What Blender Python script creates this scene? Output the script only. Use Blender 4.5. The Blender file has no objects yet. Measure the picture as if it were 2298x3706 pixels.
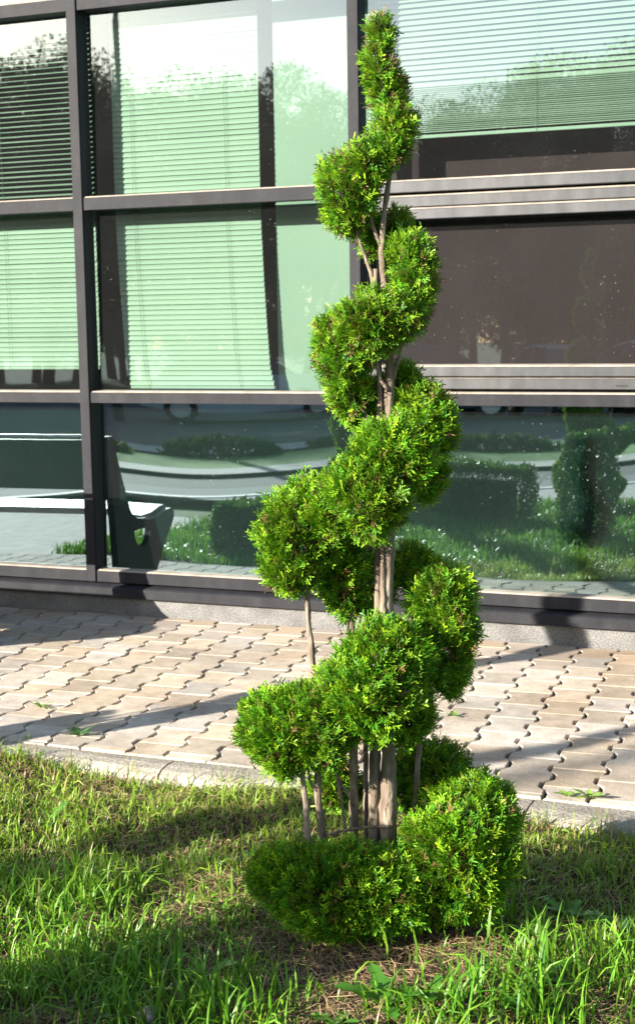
import bpy, bmesh, math, random
import numpy as np
from mathutils import Matrix, Vector
R = math.radians
rng = np.random.default_rng(11)
random.seed(5)
scene = bpy.context.scene
COL = scene.collection

# ------------------------------------------------------------------ camera
W0, H0, F0 = 2298.0, 3706.0, 5200.0
PITCH, YAW, ROLL, CAMH = 0.13397, -0.37812, -0.0153, 1.59964
_cy, _sy, _cp, _sp = math.cos(YAW), math.sin(YAW), math.cos(PITCH), math.sin(PITCH)
FW = np.array([_sy * _cp, _cy * _cp, -_sp])
_rt = np.array([_cy, -_sy, 0.0]); _up = np.cross(_rt, FW)
RT = _rt * math.cos(ROLL) + _up * math.sin(ROLL)
UP = -_rt * math.sin(ROLL) + _up * math.cos(ROLL)
CP = np.array([0.0, 0.0, CAMH])
cam = bpy.data.cameras.new('camera'); camo = bpy.data.objects.new('camera', cam); COL.objects.link(camo)
camo.matrix_world = Matrix(((RT[0], UP[0], -FW[0], 0), (RT[1], UP[1], -FW[1], 0), (RT[2], UP[2], -FW[2], CAMH), (0, 0, 0, 1)))
cam.sensor_fit = 'VERTICAL'; cam.sensor_height = 36.0; cam.sensor_width = 36.0
cam.lens = 36.0 * F0 / H0
cam.clip_start = 0.05; cam.clip_end = 2000
cam.dof.use_dof = True; cam.dof.focus_distance = 3.75; cam.dof.aperture_fstop = 9.0
scene.camera = camo

# ------------------------------------------------------------------ sky, sun, exposure
SUN_AZ, SUN_EL = R(38.0), R(18.0)        # light travels towards +x +y; the sun stands behind and left of the camera
sdir = Vector((-math.sin(SUN_AZ) * math.cos(SUN_EL), -math.cos(SUN_AZ) * math.cos(SUN_EL), math.sin(SUN_EL)))
world = bpy.data.worlds.new('World'); scene.world = world; world.use_nodes = True
wn = world.node_tree.nodes; wl = world.node_tree.links
sky = wn.new('ShaderNodeTexSky'); sky.sky_type = 'NISHITA'; sky.sun_disc = False
sky.sun_elevation = SUN_EL; sky.sun_rotation = math.atan2(sdir.x, sdir.y)
sky.air_density = 1.0; sky.dust_density = 1.0; sky.ozone_density = 1.0
bg = wn['Background']; bg.inputs['Strength'].default_value = 0.076
wl.new(sky.outputs[0], bg.inputs[0])
sun = bpy.data.lights.new('sun', 'SUN'); sun.energy = 5.0; sun.angle = R(0.5); sun.color = (1.0, 0.92, 0.80)
suno = bpy.data.objects.new('sun', sun); COL.objects.link(suno)
suno.rotation_euler = sdir.to_track_quat('Z', 'Y').to_euler(); suno.location = (-6, -8, 8)
scene.view_settings.view_transform = 'Standard'; scene.view_settings.look = 'None'
scene.view_settings.exposure = 1.85; scene.view_settings.gamma = 1.0
scene.view_settings.use_curve_mapping = False
scene.render.engine = 'CYCLES'
scene.cycles.use_denoising = True
scene.cycles.max_bounces = 8; scene.cycles.transparent_max_bounces = 16
scene.cycles.diffuse_bounces = 3; scene.cycles.glossy_bounces = 4
scene.cycles.caustics_reflective = False; scene.cycles.caustics_refractive = False
scene.cycles.sample_clamp_indirect = 6.0

# ------------------------------------------------------------------ helpers
def ray(px, py):
    return FW * F0 + RT * (px - W0 / 2) - UP * (py - H0 / 2)
def project(P):
    d = np.asarray(P, float) - CP
    z = d @ FW
    return W0 / 2 + F0 * (d @ RT) / z, H0 / 2 - F0 * (d @ UP) / z, z
def ground_pt(px, py, z=0.0):
    d = ray(px, py); return CP + d * ((z - CAMH) / d[2])

def tag(o, label=None, cat=None, group=None, kind=None):
    if label: o['label'] = label
    if cat: o['category'] = cat
    if group: o['group'] = group
    if kind: o['kind'] = kind
    return o
def empty(name, loc=(0, 0, 0), rz=0.0):
    o = bpy.data.objects.new(name, None); COL.objects.link(o)
    o.location = loc; o.rotation_euler = (0, 0, rz); o.empty_display_size = 0.1
    return o
def link(name, me, mat=None, parent=None, loc=None):
    o = bpy.data.objects.new(name, me); COL.objects.link(o)
    if mat and not me.materials: me.materials.append(mat)
    if parent: o.parent = parent
    if loc is not None: o.location = loc
    return o
def np_mesh(name, verts, faces, cols=None, smooth=False):
    """verts (N,3); faces (M,k) constant k"""
    verts = np.ascontiguousarray(verts, np.float32); faces = np.ascontiguousarray(faces, np.int32)
    me = bpy.data.meshes.new(name); m, k = faces.shape
    me.vertices.add(len(verts)); me.vertices.foreach_set('co', verts.ravel())
    me.loops.add(m * k); me.loops.foreach_set('vertex_index', faces.ravel())
    me.polygons.add(m); me.polygons.foreach_set('loop_start', np.arange(0, m * k, k, dtype=np.int32))
    if smooth: me.polygons.foreach_set('use_smooth', np.ones(m, bool))
    me.update(calc_edges=True)
    if cols is not None:
        a = me.color_attributes.new('Col', 'FLOAT_COLOR', 'POINT')
        c = np.ones((len(verts), 4), np.float32); c[:, :3] = cols
        a.data.foreach_set('color', c.ravel())
    return me
class MB:
    def __init__(s): s.v = []; s.f = []
    def box(s, x0, x1, y0, y1, z0, z1):
        b = len(s.v)
        s.v += [(x0, y0, z0), (x1, y0, z0), (x1, y1, z0), (x0, y1, z0), (x0, y0, z1), (x1, y0, z1), (x1, y1, z1), (x0, y1, z1)]
        s.f += [tuple(b + i for i in q) for q in ((0, 3, 2, 1), (4, 5, 6, 7), (0, 1, 5, 4), (1, 2, 6, 5), (2, 3, 7, 6), (3, 0, 4, 7))]
        return s
    def quad(s, a, b, c, d):
        n = len(s.v); s.v += [a, b, c, d]; s.f.append((n, n + 1, n + 2, n + 3)); return s
    def prism(s, poly, axis, a0, a1):
        """poly of 2-D points extruded along axis ('x': poly is (y,z); 'y': (x,z); 'z': (x,y))"""
        n = len(poly); b = len(s.v)
        def P(p, t): return {'x': (t, p[0], p[1]), 'y': (p[0], t, p[1]), 'z': (p[0], p[1], t)}[axis]
        s.v += [P(p, a0) for p in poly] + [P(p, a1) for p in poly]
        s.f.append(tuple(b + i for i in range(n))[::-1]); s.f.append(tuple(b + n + i for i in range(n)))
        for i in range(n):
            j = (i + 1) % n; s.f.append((b + i, b + j, b + n + j, b + n + i))
        return s
    def tube(s, pts, radii, n=8, closed_ends=True, jitter=0.0):
        pts = [Vector(p) for p in pts]; b = len(s.v); m = len(pts)
        ref = Vector((0.3, 1, 0.2)).normalized()
        for i, p in enumerate(pts):
            d = (pts[min(i + 1, m - 1)] - pts[max(i - 1, 0)]).normalized()
            u = d.cross(ref)
            if u.length < 1e-3: u = d.cross(Vector((1, 0, 0)))
            u.normalize(); w = d.cross(u)
            for k in range(n):
                a = 2 * math.pi * k / n
                r = radii[i] * (1 + jitter * (random.random() - 0.5))
                s.v.append(tuple(p + u * (math.cos(a) * r) + w * (math.sin(a) * r)))
        for i in range(m - 1):
            for k in range(n):
                k2 = (k + 1) % n
                s.f.append((b + i * n + k, b + i * n + k2, b + (i + 1) * n + k2, b + (i + 1) * n + k))
        if closed_ends:
            s.f.append(tuple(b + k for k in range(n))[::-1]); s.f.append(tuple(b + (m - 1) * n + k for k in range(n)))
        return s
    def mesh(s, name, bevel=0.0, smooth=False, segs=1):
        me = bpy.data.meshes.new(name); me.from_pydata(s.v, [], s.f)
        bm = bmesh.new(); bm.from_mesh(me)
        bmesh.ops.recalc_face_normals(bm, faces=bm.faces)
        if bevel > 0:
            bmesh.ops.bevel(bm, geom=list(bm.edges), offset=bevel, segments=segs, affect='EDGES', profile=0.5, clamp_overlap=True)
        if smooth:
            for f in bm.faces: f.smooth = True
        bm.to_mesh(me); bm.free(); me.update()
        return me
    def build(s, name, mat, parent=None, bevel=0.0, smooth=False, loc=None, segs=1):
        return link(name, s.mesh(name, bevel, smooth, segs), mat, parent, loc)
def copy_tree(o, parent=None):
    c = o.copy(); COL.objects.link(c); c.parent = parent
    if parent: c.matrix_parent_inverse = o.matrix_parent_inverse.copy()
    for ch in list(o.children): copy_tree(ch, c)
    return c

ORD = ['first', 'second', 'third', 'fourth', 'fifth', 'sixth', 'seventh', 'eighth', 'ninth', 'tenth', 'eleventh', 'twelfth', 'thirteenth', 'fourteenth', 'fifteenth', 'sixteenth', 'seventeenth', 'eighteenth', 'nineteenth', 'twentieth', 'twenty-first', 'twenty-second', 'twenty-third', 'twenty-fourth']
# ------------------------------------------------------------------ materials
def new_mat(name):
    m = bpy.data.materials.new(name); m.use_nodes = True
    nt = m.node_tree; return m, nt, nt.nodes['Principled BSDF'], nt.nodes, nt.links
def ramp(nodes, stops):
    r = nodes.new('ShaderNodeValToRGB'); e = r.color_ramp.elements
    e[0].position, e[0].color = stops[0][0], (*stops[0][1], 1); e[1].position, e[1].color = stops[-1][0], (*stops[-1][1], 1)
    for p, c in stops[1:-1]:
        q = e.new(p); q.color = (*c, 1)
    return r
def noise_mat(name, stops, scale=8, rough=0.8, bump=0.0, bump_scale=None, detail=6, spec=0.3, metallic=0.0, rnd=0.0, stretch=None, scale2=None):
    m, nt, b, N, L = new_mat(name)
    tc = N.new('ShaderNodeTexCoord'); vec = tc.outputs['Object']
    if stretch:
        mp = N.new('ShaderNodeMapping'); mp.inputs['Scale'].default_value = stretch; L.new(vec, mp.inputs[0]); vec = mp.outputs[0]
    n = N.new('ShaderNodeTexNoise'); n.inputs['Scale'].default_value = scale; n.inputs['Detail'].default_value = detail
    L.new(vec, n.inputs['Vector'])
    r = ramp(N, stops); L.new(n.outputs['Fac'], r.inputs[0]); out = r.outputs[0]
    if scale2:
        n2 = N.new('ShaderNodeTexNoise'); n2.inputs['Scale'].default_value = scale2; n2.inputs['Detail'].default_value = 3; L.new(vec, n2.inputs['Vector'])
        mx = N.new('ShaderNodeMix'); mx.data_type = 'RGBA'; mx.blend_type = 'OVERLAY'; mx.inputs[0].default_value = 0.6
        L.new(out, mx.inputs[6]); L.new(n2.outputs['Fac'], mx.inputs[7]); out = mx.outputs[2]
    if rnd:
        oi = N.new('ShaderNodeObjectInfo'); hv = N.new('ShaderNodeHueSaturation')
        mr = N.new('ShaderNodeMapRange'); mr.inputs['To Min'].default_value = 1 - rnd; mr.inputs['To Max'].default_value = 1 + rnd
        L.new(oi.outputs['Random'], mr.inputs['Value']); L.new(mr.outputs[0], hv.inputs['Value']); L.new(out, hv.inputs['Color']); out = hv.outputs[0]
    L.new(out, b.inputs['Base Color'])
    b.inputs['Roughness'].default_value = rough; b.inputs['Specular IOR Level'].default_value = spec; b.inputs['Metallic'].default_value = metallic
    if bump:
        n3 = N.new('ShaderNodeTexNoise'); n3.inputs['Scale'].default_value = bump_scale or scale * 4; n3.inputs['Detail'].default_value = 5
        L.new(vec, n3.inputs['Vector'])
        bp = N.new('ShaderNodeBump'); bp.inputs['Strength'].default_value = bump; bp.inputs['Distance'].default_value = 0.01
        L.new(n3.outputs['Fac'], bp.inputs['Height']); L.new(bp.outputs[0], b.inputs['Normal'])
    return m
def leaf_mat(name, trans=0.3, rough=0.45, spec=0.35):
    m, nt, b, N, L = new_mat(name)
    a = N.new('ShaderNodeAttribute'); a.attribute_name = 'Col'
    L.new(a.outputs['Color'], b.inputs['Base Color']); b.inputs['Roughness'].default_value = rough; b.inputs['Specular IOR Level'].default_value = spec
    t = N.new('ShaderNodeBsdfTranslucent'); hv = N.new('ShaderNodeHueSaturation'); hv.inputs['Value'].default_value = 1.35; hv.inputs['Hue'].default_value = 0.49
    L.new(a.outputs['Color'], hv.inputs['Color']); L.new(hv.outputs[0], t.inputs[0])
    mx = N.new('ShaderNodeMixShader'); mx.inputs[0].default_value = trans
    L.new(b.outputs[0], mx.inputs[1]); L.new(t.outputs[0], mx.inputs[2]); L.new(mx.outputs[0], N['Material Output'].inputs[0])
    return m
def plain(name, c, rough=0.6, metallic=0.0, spec=0.4, var=0.15, scale=12, bump=0.0):
    return noise_mat(name, [(0.3, tuple(x * (1 - var) for x in c)), (0.7, tuple(x * (1 + var) for x in c))], scale=scale, rough=rough, metallic=metallic, spec=spec, bump=bump)

M = {}
M['frame'] = noise_mat('frame_anodised', [(0.3, (0.0165, 0.0168, 0.0205)), (0.6, (0.0235, 0.0238, 0.028)), (0.8, (0.036, 0.035, 0.038))], scale=2.5, rough=0.62, spec=0.14, stretch=(5, 5, 2.2), scale2=45, metallic=0.0)
M['sash'] = noise_mat('sash_aluminium', [(0.3, (0.054, 0.056, 0.062)), (0.55, (0.066, 0.067, 0.072)), (0.8, (0.092, 0.091, 0.091))], scale=1.6, rough=0.42, spec=0.3, stretch=(3, 1, 1.2), scale2=5, metallic=0.1)
M['bead'] = noise_mat('dusty_bead', [(0.3, (0.22, 0.19, 0.16)), (0.7, (0.36, 0.31, 0.26))], scale=14, rough=0.7)
M['gasket'] = plain('rubber_gasket', (0.010, 0.010, 0.013), rough=0.5)
M['granite'] = noise_mat('plinth_plaster', [(0.35, (0.085, 0.085, 0.088)), (0.5, (0.145, 0.142, 0.14)), (0.66, (0.235, 0.228, 0.22))], scale=160, rough=0.9, bump=0.5, bump_scale=170, detail=3, scale2=7)
M['wallpanel'] = plain('facade_panel', (0.16, 0.15, 0.14), rough=0.5)
M['spandrel'] = plain('spandrel_backing', (0.010, 0.028, 0.032), rough=0.7)
M['room'] = plain('interior_brown', (0.085, 0.058, 0.062), rough=0.9)
M['maroon'] = plain('dark_room_maroon', (0.066, 0.026, 0.040), rough=0.9, var=0.12, scale=4)  # for the added sheets that stand in for the dark room
M['board'] = plain('white_board', (0.50, 0.50, 0.49), rough=0.8, var=0.03, scale=3)
M['slat'] = plain('blind_slat', (0.50, 0.50, 0.48), rough=0.45, var=0.05, scale=5)
M['cord'] = plain('blind_cord', (0.30, 0.32, 0.28), rough=0.8)
def paver_mat():
    m, nt, b, N, L = new_mat('concrete_paver')
    tc = N.new('ShaderNodeTexCoord'); ge = N.new('ShaderNodeNewGeometry'); oi = N.new('ShaderNodeObjectInfo')
    n = N.new('ShaderNodeTexNoise'); n.inputs['Scale'].default_value = 2.2; n.inputs['Detail'].default_value = 7; L.new(ge.outputs['Position'], n.inputs['Vector'])
    r = ramp(N, [(0.30, (0.355, 0.288, 0.228)), (0.48, (0.44, 0.376, 0.305)), (0.68, (0.51, 0.450, 0.370))]); L.new(n.outputs['Fac'], r.inputs[0])
    f = N.new('ShaderNodeTexNoise'); f.inputs['Scale'].default_value = 210; f.inputs['Detail'].default_value = 3; L.new(ge.outputs['Position'], f.inputs['Vector'])
    f2 = N.new('ShaderNodeTexNoise'); f2.inputs['Scale'].default_value = 13; f2.inputs['Detail'].default_value = 5; f2.inputs['Roughness'].default_value = 0.7; L.new(ge.outputs['Position'], f2.inputs['Vector'])
    a = N.new('ShaderNodeMix'); a.data_type = 'RGBA'; a.blend_type = 'OVERLAY'; a.inputs[0].default_value = 0.55; L.new(r.outputs[0], a.inputs[6]); L.new(f.outputs['Fac'], a.inputs[7])
    a2 = N.new('ShaderNodeMix'); a2.data_type = 'RGBA'; a2.blend_type = 'OVERLAY'; a2.inputs[0].default_value = 0.55; L.new(a.outputs[2], a2.inputs[6]); L.new(f2.outputs['Fac'], a2.inputs[7])
    # sandy brown dirt blown against the wall
    sx = N.new('ShaderNodeSeparateXYZ'); L.new(ge.outputs['Position'], sx.inputs[0])
    mr = N.new('ShaderNodeMapRange'); mr.inputs['From Min'].default_value = 6.2; mr.inputs['From Max'].default_value = 6.85; mr.inputs['To Max'].default_value = 1.0; L.new(sx.outputs['Y'], mr.inputs['Value'])
    mu = N.new('ShaderNodeMath'); mu.operation = 'MULTIPLY'; L.new(mr.outputs[0], mu.inputs[0]); L.new(f2.outputs['Fac'], mu.inputs[1])
    d = N.new('ShaderNodeMix'); d.data_type = 'RGBA'; d.blend_type = 'MIX'; d.inputs[7].default_value = (0.29, 0.22, 0.16, 1); L.new(mu.outputs[0], d.inputs[0]); L.new(a2.outputs[2], d.inputs[6])
    hv = N.new('ShaderNodeHueSaturation'); v = N.new('ShaderNodeMapRange'); v.inputs['To Min'].default_value = 0.80; v.inputs['To Max'].default_value = 1.16; L.new(oi.outputs['Random'], v.inputs['Value']); L.new(v.outputs[0], hv.inputs['Value'])
    m2 = N.new('ShaderNodeMath'); m2.operation = 'MULTIPLY_ADD'; m2.inputs[1].default_value = 7.31; m2.inputs[2].default_value = 0.1; L.new(oi.outputs['Random'], m2.inputs[0])
    fr = N.new('ShaderNodeMath'); fr.operation = 'FRACT'; L.new(m2.outputs[0], fr.inputs[0]); sr = N.new('ShaderNodeMapRange'); sr.inputs['To Min'].default_value = 0.65; sr.inputs['To Max'].default_value = 1.3; L.new(fr.outputs[0], sr.inputs['Value']); L.new(sr.outputs[0], hv.inputs['Saturation'])
    L.new(d.outputs[2], hv.inputs['Color']); L.new(hv.outputs[0], b.inputs['Base Color'])
    b.inputs['Roughness'].default_value = 0.93; b.inputs['Specular IOR Level'].default_value = 0.2
    bp = N.new('ShaderNodeBump'); bp.inputs['Strength'].default_value = 0.4; bp.inputs['Distance'].default_value = 0.004; L.new(f.outputs['Fac'], bp.inputs['Height']); L.new(bp.outputs[0], b.inputs['Normal'])
    return m
M['paver'] = paver_mat()
M['sand'] = noise_mat('joint_sand', [(0.3, (0.07, 0.065, 0.045)), (0.6, (0.16, 0.14, 0.11)), (0.8, (0.10, 0.12, 0.05))], scale=20, rough=1.0, bump=0.6, bump_scale=120)
M['kerb'] = noise_mat('kerb_concrete', [(0.25, (0.25, 0.225, 0.19)), (0.6, (0.34, 0.31, 0.265)), (0.85, (0.41, 0.375, 0.32))], scale=7, rough=0.9, bump=0.5, bump_scale=90, scale2=110, rnd=0.06)
M['soil'] = noise_mat('lawn_soil', [(0.3, (0.030, 0.020, 0.014)), (0.5, (0.065, 0.043, 0.028)), (0.7, (0.12, 0.085, 0.05))], scale=22, rough=1.0, bump=1.0, bump_scale=60, scale2=90, detail=8)
M['grassland'] = noise_mat('far_grass', [(0.3, (0.04, 0.075, 0.02)), (0.7, (0.09, 0.13, 0.035))], scale=3, rough=1.0)
M['verge'] = noise_mat('verge_grass', [(0.3, (0.06, 0.15, 0.025)), (0.7, (0.11, 0.22, 0.04))], scale=5, rough=1.0)
M['leaf'] = leaf_mat('cypress_leaf', 0.17, 0.5, 0.3)
M['blade'] = leaf_mat('grass_blade', 0.38, 0.42, 0.4)
M['straw'] = leaf_mat('dry_straw', 0.15, 0.8, 0.2)
M['hedgeleaf'] = leaf_mat('hedge_leaf', 0.25, 0.45, 0.4)
M['treeleaf'] = leaf_mat('tree_leaf', 0.25, 0.6, 0.2)
M['bark'] = noise_mat('cypress_bark', [(0.25, (0.075, 0.055, 0.041)), (0.5, (0.18, 0.14, 0.105)), (0.75, (0.31, 0.255, 0.20))], scale=18, rough=0.85, bump=0.9, bump_scale=40, stretch=(2.2, 2.2, 0.55), scale2=50)
M['treebark'] = plain('tree_bark', (0.09, 0.07, 0.05), rough=0.95)
M['stone'] = noise_mat('field_stone', [(0.3, (0.20, 0.16, 0.14)), (0.7, (0.36, 0.30, 0.26))], scale=30, rough=0.9, bump=0.5)
M['asphalt'] = plain('asphalt', (0.055, 0.056, 0.06), rough=0.95, scale=60, var=0.3)
M['gutter'] = plain('worn_asphalt', (0.14, 0.14, 0.145), rough=0.95, scale=40, var=0.2)
M['path'] = plain('path_concrete', (0.36, 0.345, 0.32), rough=0.95, scale=9, var=0.18)
M['white_paint'] = plain('white_paint', (0.78, 0.77, 0.74), rough=0.8, var=0.08)
M['iron'] = plain('bench_iron', (0.016, 0.020, 0.021), rough=0.5)
M['steel'] = plain('bench_steel', (0.30, 0.32, 0.35), rough=0.45, metallic=0.5)
M['tyre'] = plain('tyre_rubber', (0.02, 0.02, 0.02), rough=0.8)
M['rim'] = plain('wheel_rim', (0.5, 0.5, 0.52), rough=0.3, metallic=0.8)
M['carglass'] = plain('car_glass', (0.02, 0.025, 0.03), rough=0.08, spec=0.8)
M['lamp_glass'] = plain('headlight_glass', (0.6, 0.62, 0.65), rough=0.1, spec=0.8)
M['redlamp'] = plain('tail_light', (0.4, 0.02, 0.02), rough=0.2)

def glass_mat(name, tint, refl, dust, gcol=(0.72, 0.88, 1.0, 1)):
    m, nt, b, N, L = new_mat(name); N.remove(b)
    tr = N.new('ShaderNodeBsdfTransparent'); tr.inputs[0].default_value = (*tint, 1)
    gl = N.new('ShaderNodeBsdfGlossy'); gl.inputs['Roughness'].default_value = 0.012; gl.inputs[0].default_value = gcol
    fr = N.new('ShaderNodeFresnel'); fr.inputs[0].default_value = 1.5
    ad = N.new('ShaderNodeMath'); ad.operation = 'ADD'; ad.inputs[1].default_value = refl; ad.use_clamp = True
    L.new(fr.outputs[0], ad.inputs[0])
    mx = N.new('ShaderNodeMixShader'); L.new(ad.outputs[0], mx.inputs[0]); L.new(tr.outputs[0], mx.inputs[1]); L.new(gl.outputs[0], mx.inputs[2])
    # dust film and dried spatter on the outside of the pane
    tc = N.new('ShaderNodeTexCoord')
    n1 = N.new('ShaderNodeTexNoise'); n1.inputs['Scale'].default_value = 3.0; n1.inputs['Detail'].default_value = 8; L.new(tc.outputs['Object'], n1.inputs['Vector'])
    v = N.new('ShaderNodeTexVoronoi'); v.inputs['Scale'].default_value = 38; v.inputs['Randomness'].default_value = 1.0; L.new(tc.outputs['Object'], v.inputs['Vector'])
    lt = N.new('ShaderNodeMath'); lt.operation = 'LESS_THAN'; lt.inputs[1].default_value = 0.085; L.new(v.outputs['Distance'], lt.inputs[0])
    n2 = N.new('ShaderNodeTexNoise'); n2.inputs['Scale'].default_value = 4.0; L.new(tc.outputs['Object'], n2.inputs['Vector'])
    gt = N.new('ShaderNodeMapRange'); gt.inputs['From Min'].default_value = 0.50; gt.inputs['From Max'].default_value = 0.70; gt.inputs['To Max'].default_value = 0.38; L.new(n2.outputs['Fac'], gt.inputs['Value'])
    ml = N.new('ShaderNodeMath'); ml.operation = 'MULTIPLY'; L.new(lt.outputs[0], ml.inputs[0]); L.new(gt.outputs[0], ml.inputs[1])
    mr = N.new('ShaderNodeMapRange'); mr.inputs['To Min'].default_value = dust * 0.5; mr.inputs['To Max'].default_value = dust * 1.5; L.new(n1.outputs['Fac'], mr.inputs['Value'])
    a2 = N.new('ShaderNodeMath'); a2.operation = 'ADD'; a2.use_clamp = True; L.new(mr.outputs[0], a2.inputs[0]); L.new(ml.outputs[0], a2.inputs[1])
    df = N.new('ShaderNodeBsdfDiffuse'); df.inputs[0].default_value = (0.55, 0.55, 0.58, 1)
    m2 = N.new('ShaderNodeMixShader'); L.new(a2.outputs[0], m2.inputs[0]); L.new(mx.outputs[0], m2.inputs[1]); L.new(df.outputs[0], m2.inputs[2])
    L.new(m2.outputs[0], N['Material Output'].inputs[0])
    return m
M['glass'] = glass_mat('tinted_glass', (0.73, 0.94, 0.81), 0.135, 0.010)
M['glass_low'] = glass_mat('spandrel_glass', (0.55, 0.90, 0.80), 0.38, 0.008, (0.74, 0.95, 1.0, 1))

# ------------------------------------------------------------------ ground, roads, paths
def sheet(name, mat, pts, z, label=None):
    mb = MB(); n = len(pts); mb.v = [(p[0], p[1], z) for p in pts]; mb.f = [tuple(range(n))]
    o = mb.build(name, mat); o['kind'] = 'structure'; return o
sheet('ground', M['grassland'], [(-900, -900), (900, -900), (900, 900), (-900, 900)], -0.16)
# street behind the camera runs a little askew to the facade
ex, ey = 0.894, -0.447; nx, ny = -0.447, -0.894; OX, OY = -7.12, -0.48
def band(name, mat, s0, s1, z, t0=-60, t1=60):
    q = [(OX + ex * t + nx * s, OY + ey * t + ny * s) for t, s in ((t0, s0), (t1, s0), (t1, s1), (t0, s1))]
    return sheet(name, mat, q, z)
path_far = [(OX + ex * t, OY + ey * t) for t in (-25, 40)]
sheet('path', M['path'], [(-30, -0.45), (-7.5, -0.45), path_far[1], (30, -0.45)], -0.075)
band('painted_line', M['white_paint'], 0.02, 0.16, -0.066)
band('gutter', M['gutter'], 0.0, 1.06, -0.075)
band('road', M['asphalt'], 1.06, 2.45, -0.079)
kb = band('far_kerb', M['path'], 2.45, 3.35, -0.03)
band('verge', M['verge'], 3.35, 5.6, -0.04)
band('footway', M['path'], 6.4, 7.8, -0.06)
band('car_park', M['asphalt'], 7.8, 34, -0.075)
sheet('side_path', M['path'], [(-30, 1.3), (-5.75, 1.3), (-5.95, 4.4), (-30, 4.4)], -0.060)

# lawn soil, uneven
def soil_z(x, y):
    return (-0.046 + 0.012 * np.sin(3.1 * x + 1.3 * y) + 0.010 * np.sin(7.3 * y - 4.1 * x) + 0.006 * np.sin(17 * x + 9 * y) + 0.005 * np.sin(29 * y - 13 * x)
            + 0.05 * np.exp(-(((x + 1.2) / 0.5) ** 2 + ((y - 3.4) / 0.45) ** 2)) + 0.022 * np.clip((y - 4.05) / 0.35, 0, 1) * (0.75 + 0.35 * np.sin(3.3 * x)))
gx = np.linspace(-5.9, 3.0, 300); gy = np.linspace(-0.5, 4.42, 180)
X, Y = np.meshgrid(gx, gy, indexing='ij'); Z = soil_z(X, Y)
idx = np.arange(X.size).reshape(X.shape)
fc = np.stack([idx[:-1, :-1], idx[1:, :-1], idx[1:, 1:], idx[:-1, 1:]], -1).reshape(-1, 4)
lawn = link('lawn', np_mesh('lawn', np.stack([X, Y, Z], -1).reshape(-1, 3), fc, smooth=True), M['soil']); lawn['kind'] = 'structure'

# ------------------------------------------------------------------ pavement: interlocking pavers
TH = 0.0579; CU, SU = math.cos(TH), math.sin(TH)
U = np.array([CU, SU]); V = np.array([SU, -CU]); CS, RP = 0.1748, 0.2; P0 = np.array([-1.5104, 6.6854])
YB, YF = 6.808, 4.575
AMP, GAP = 0.0135, 0.0072
bed = MB().quad((-9.5, YF - 0.02, -0.020), (2.0, YF - 0.02, -0.020), (2.0, YB + 0.02, -0.020), (-9.5, YB + 0.02, -0.020)).build('pavement', M['sand'])
bed['kind'] = 'structure'
def paver_outline():
    a, g, e = AMP, GAP, 0.0009
    L = [(-a, e), (-a, 0.206 * RP), (a, 0.366 * RP), (a, 0.634 * RP), (-a, 0.794 * RP), (-a, RP - e)]
    left = [(s + g, t) for s, t in L]
    right = [(CS - s - g, t) for s, t in L]
    return left + right[::-1]
def offset_in(poly, d):
    n = len(poly); out = []
    area = sum(poly[i][0] * poly[(i + 1) % n][1] - poly[(i + 1) % n][0] * poly[i][1] for i in range(n))
    sg = 1 if area > 0 else -1
    for i in range(n):
        p0, p1, p2 = poly[i - 1], poly[i], poly[(i + 1) % n]
        e1 = Vector((p1[0] - p0[0], p1[1] - p0[1])); e2 = Vector((p2[0] - p1[0], p2[1] - p1[1]))
        if e1.length < 1e-7 or e2.length < 1e-7: out.append(p1); continue
        e1.normalize(); e2.normalize()
        n1 = Vector((-e1.y, e1.x)) * sg; n2 = Vector((-e2.y, e2.x)) * sg
        b = n1 + n2
        if b.length < 0.2: out.append(p1); continue
        b.normalize(); k = d / max(0.35, b.dot(n1)); out.append((p1[0] + b.x * k, p1[1] + b.y * k))
    return out
def paver_mesh(poly, name='paver'):
    mb = MB(); n = len(poly); ins = offset_in(poly, 0.0030)
    mb.v = [(p[0], p[1], -0.05) for p in poly] + [(p[0], p[1], -0.0032) for p in poly] + [(p[0], p[1], 0.0) for p in ins]
    for r in (0, 1):
        for i in range(n):
            j = (i + 1) % n; mb.f.append((r * n + i, r * n + j, (r + 1) * n + j, (r + 1) * n + i))
    mb.f.append(tuple(2 * n + i for i in range(n)))
    return mb
def clip(poly, ylim, keep_above):
    out = []; n = len(poly)
    ins = lambda p: (p[1] >= ylim) if keep_above else (p[1] <= ylim)
    for i in range(n):
        a, b = poly[i], poly[(i + 1) % n]
        if ins(a): out.append(a)
        if ins(a) != ins(b):
            t = (ylim - a[1]) / (b[1] - a[1]); out.append((a[0] + (b[0] - a[0]) * t, ylim))
    return out
base_out = paver_outline()
full_me = paver_mesh(base_out).mesh('paver'); full_me.materials.append(M['paver'])
cands = []
for i in range(-50, 24):
    for k in range(-8, 24):
        kk = k + (0.5 if i % 2 else 0.0)
        o = P0 + i * CS * U + kk * RP * V
        c = o + 0.5 * CS * U + 0.5 * RP * V
        if c[0] < -9.3 or c[0] > 1.8: continue
        wp = [tuple(o + s * U + t * V) for s, t in base_out]
        ys = [p[1] for p in wp]
        if max(ys) < YF + 0.02 or min(ys) > YB - 0.02: continue
        px, py, z = project((c[0], c[1], 0))
        vis = -60 < px < W0 + 60 and py < H0
        cands.append((not vis, z, o, wp, ys))
cands.sort(key=lambda q: (q[0], q[1]))
rest = MB(); nvis = 0
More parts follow.
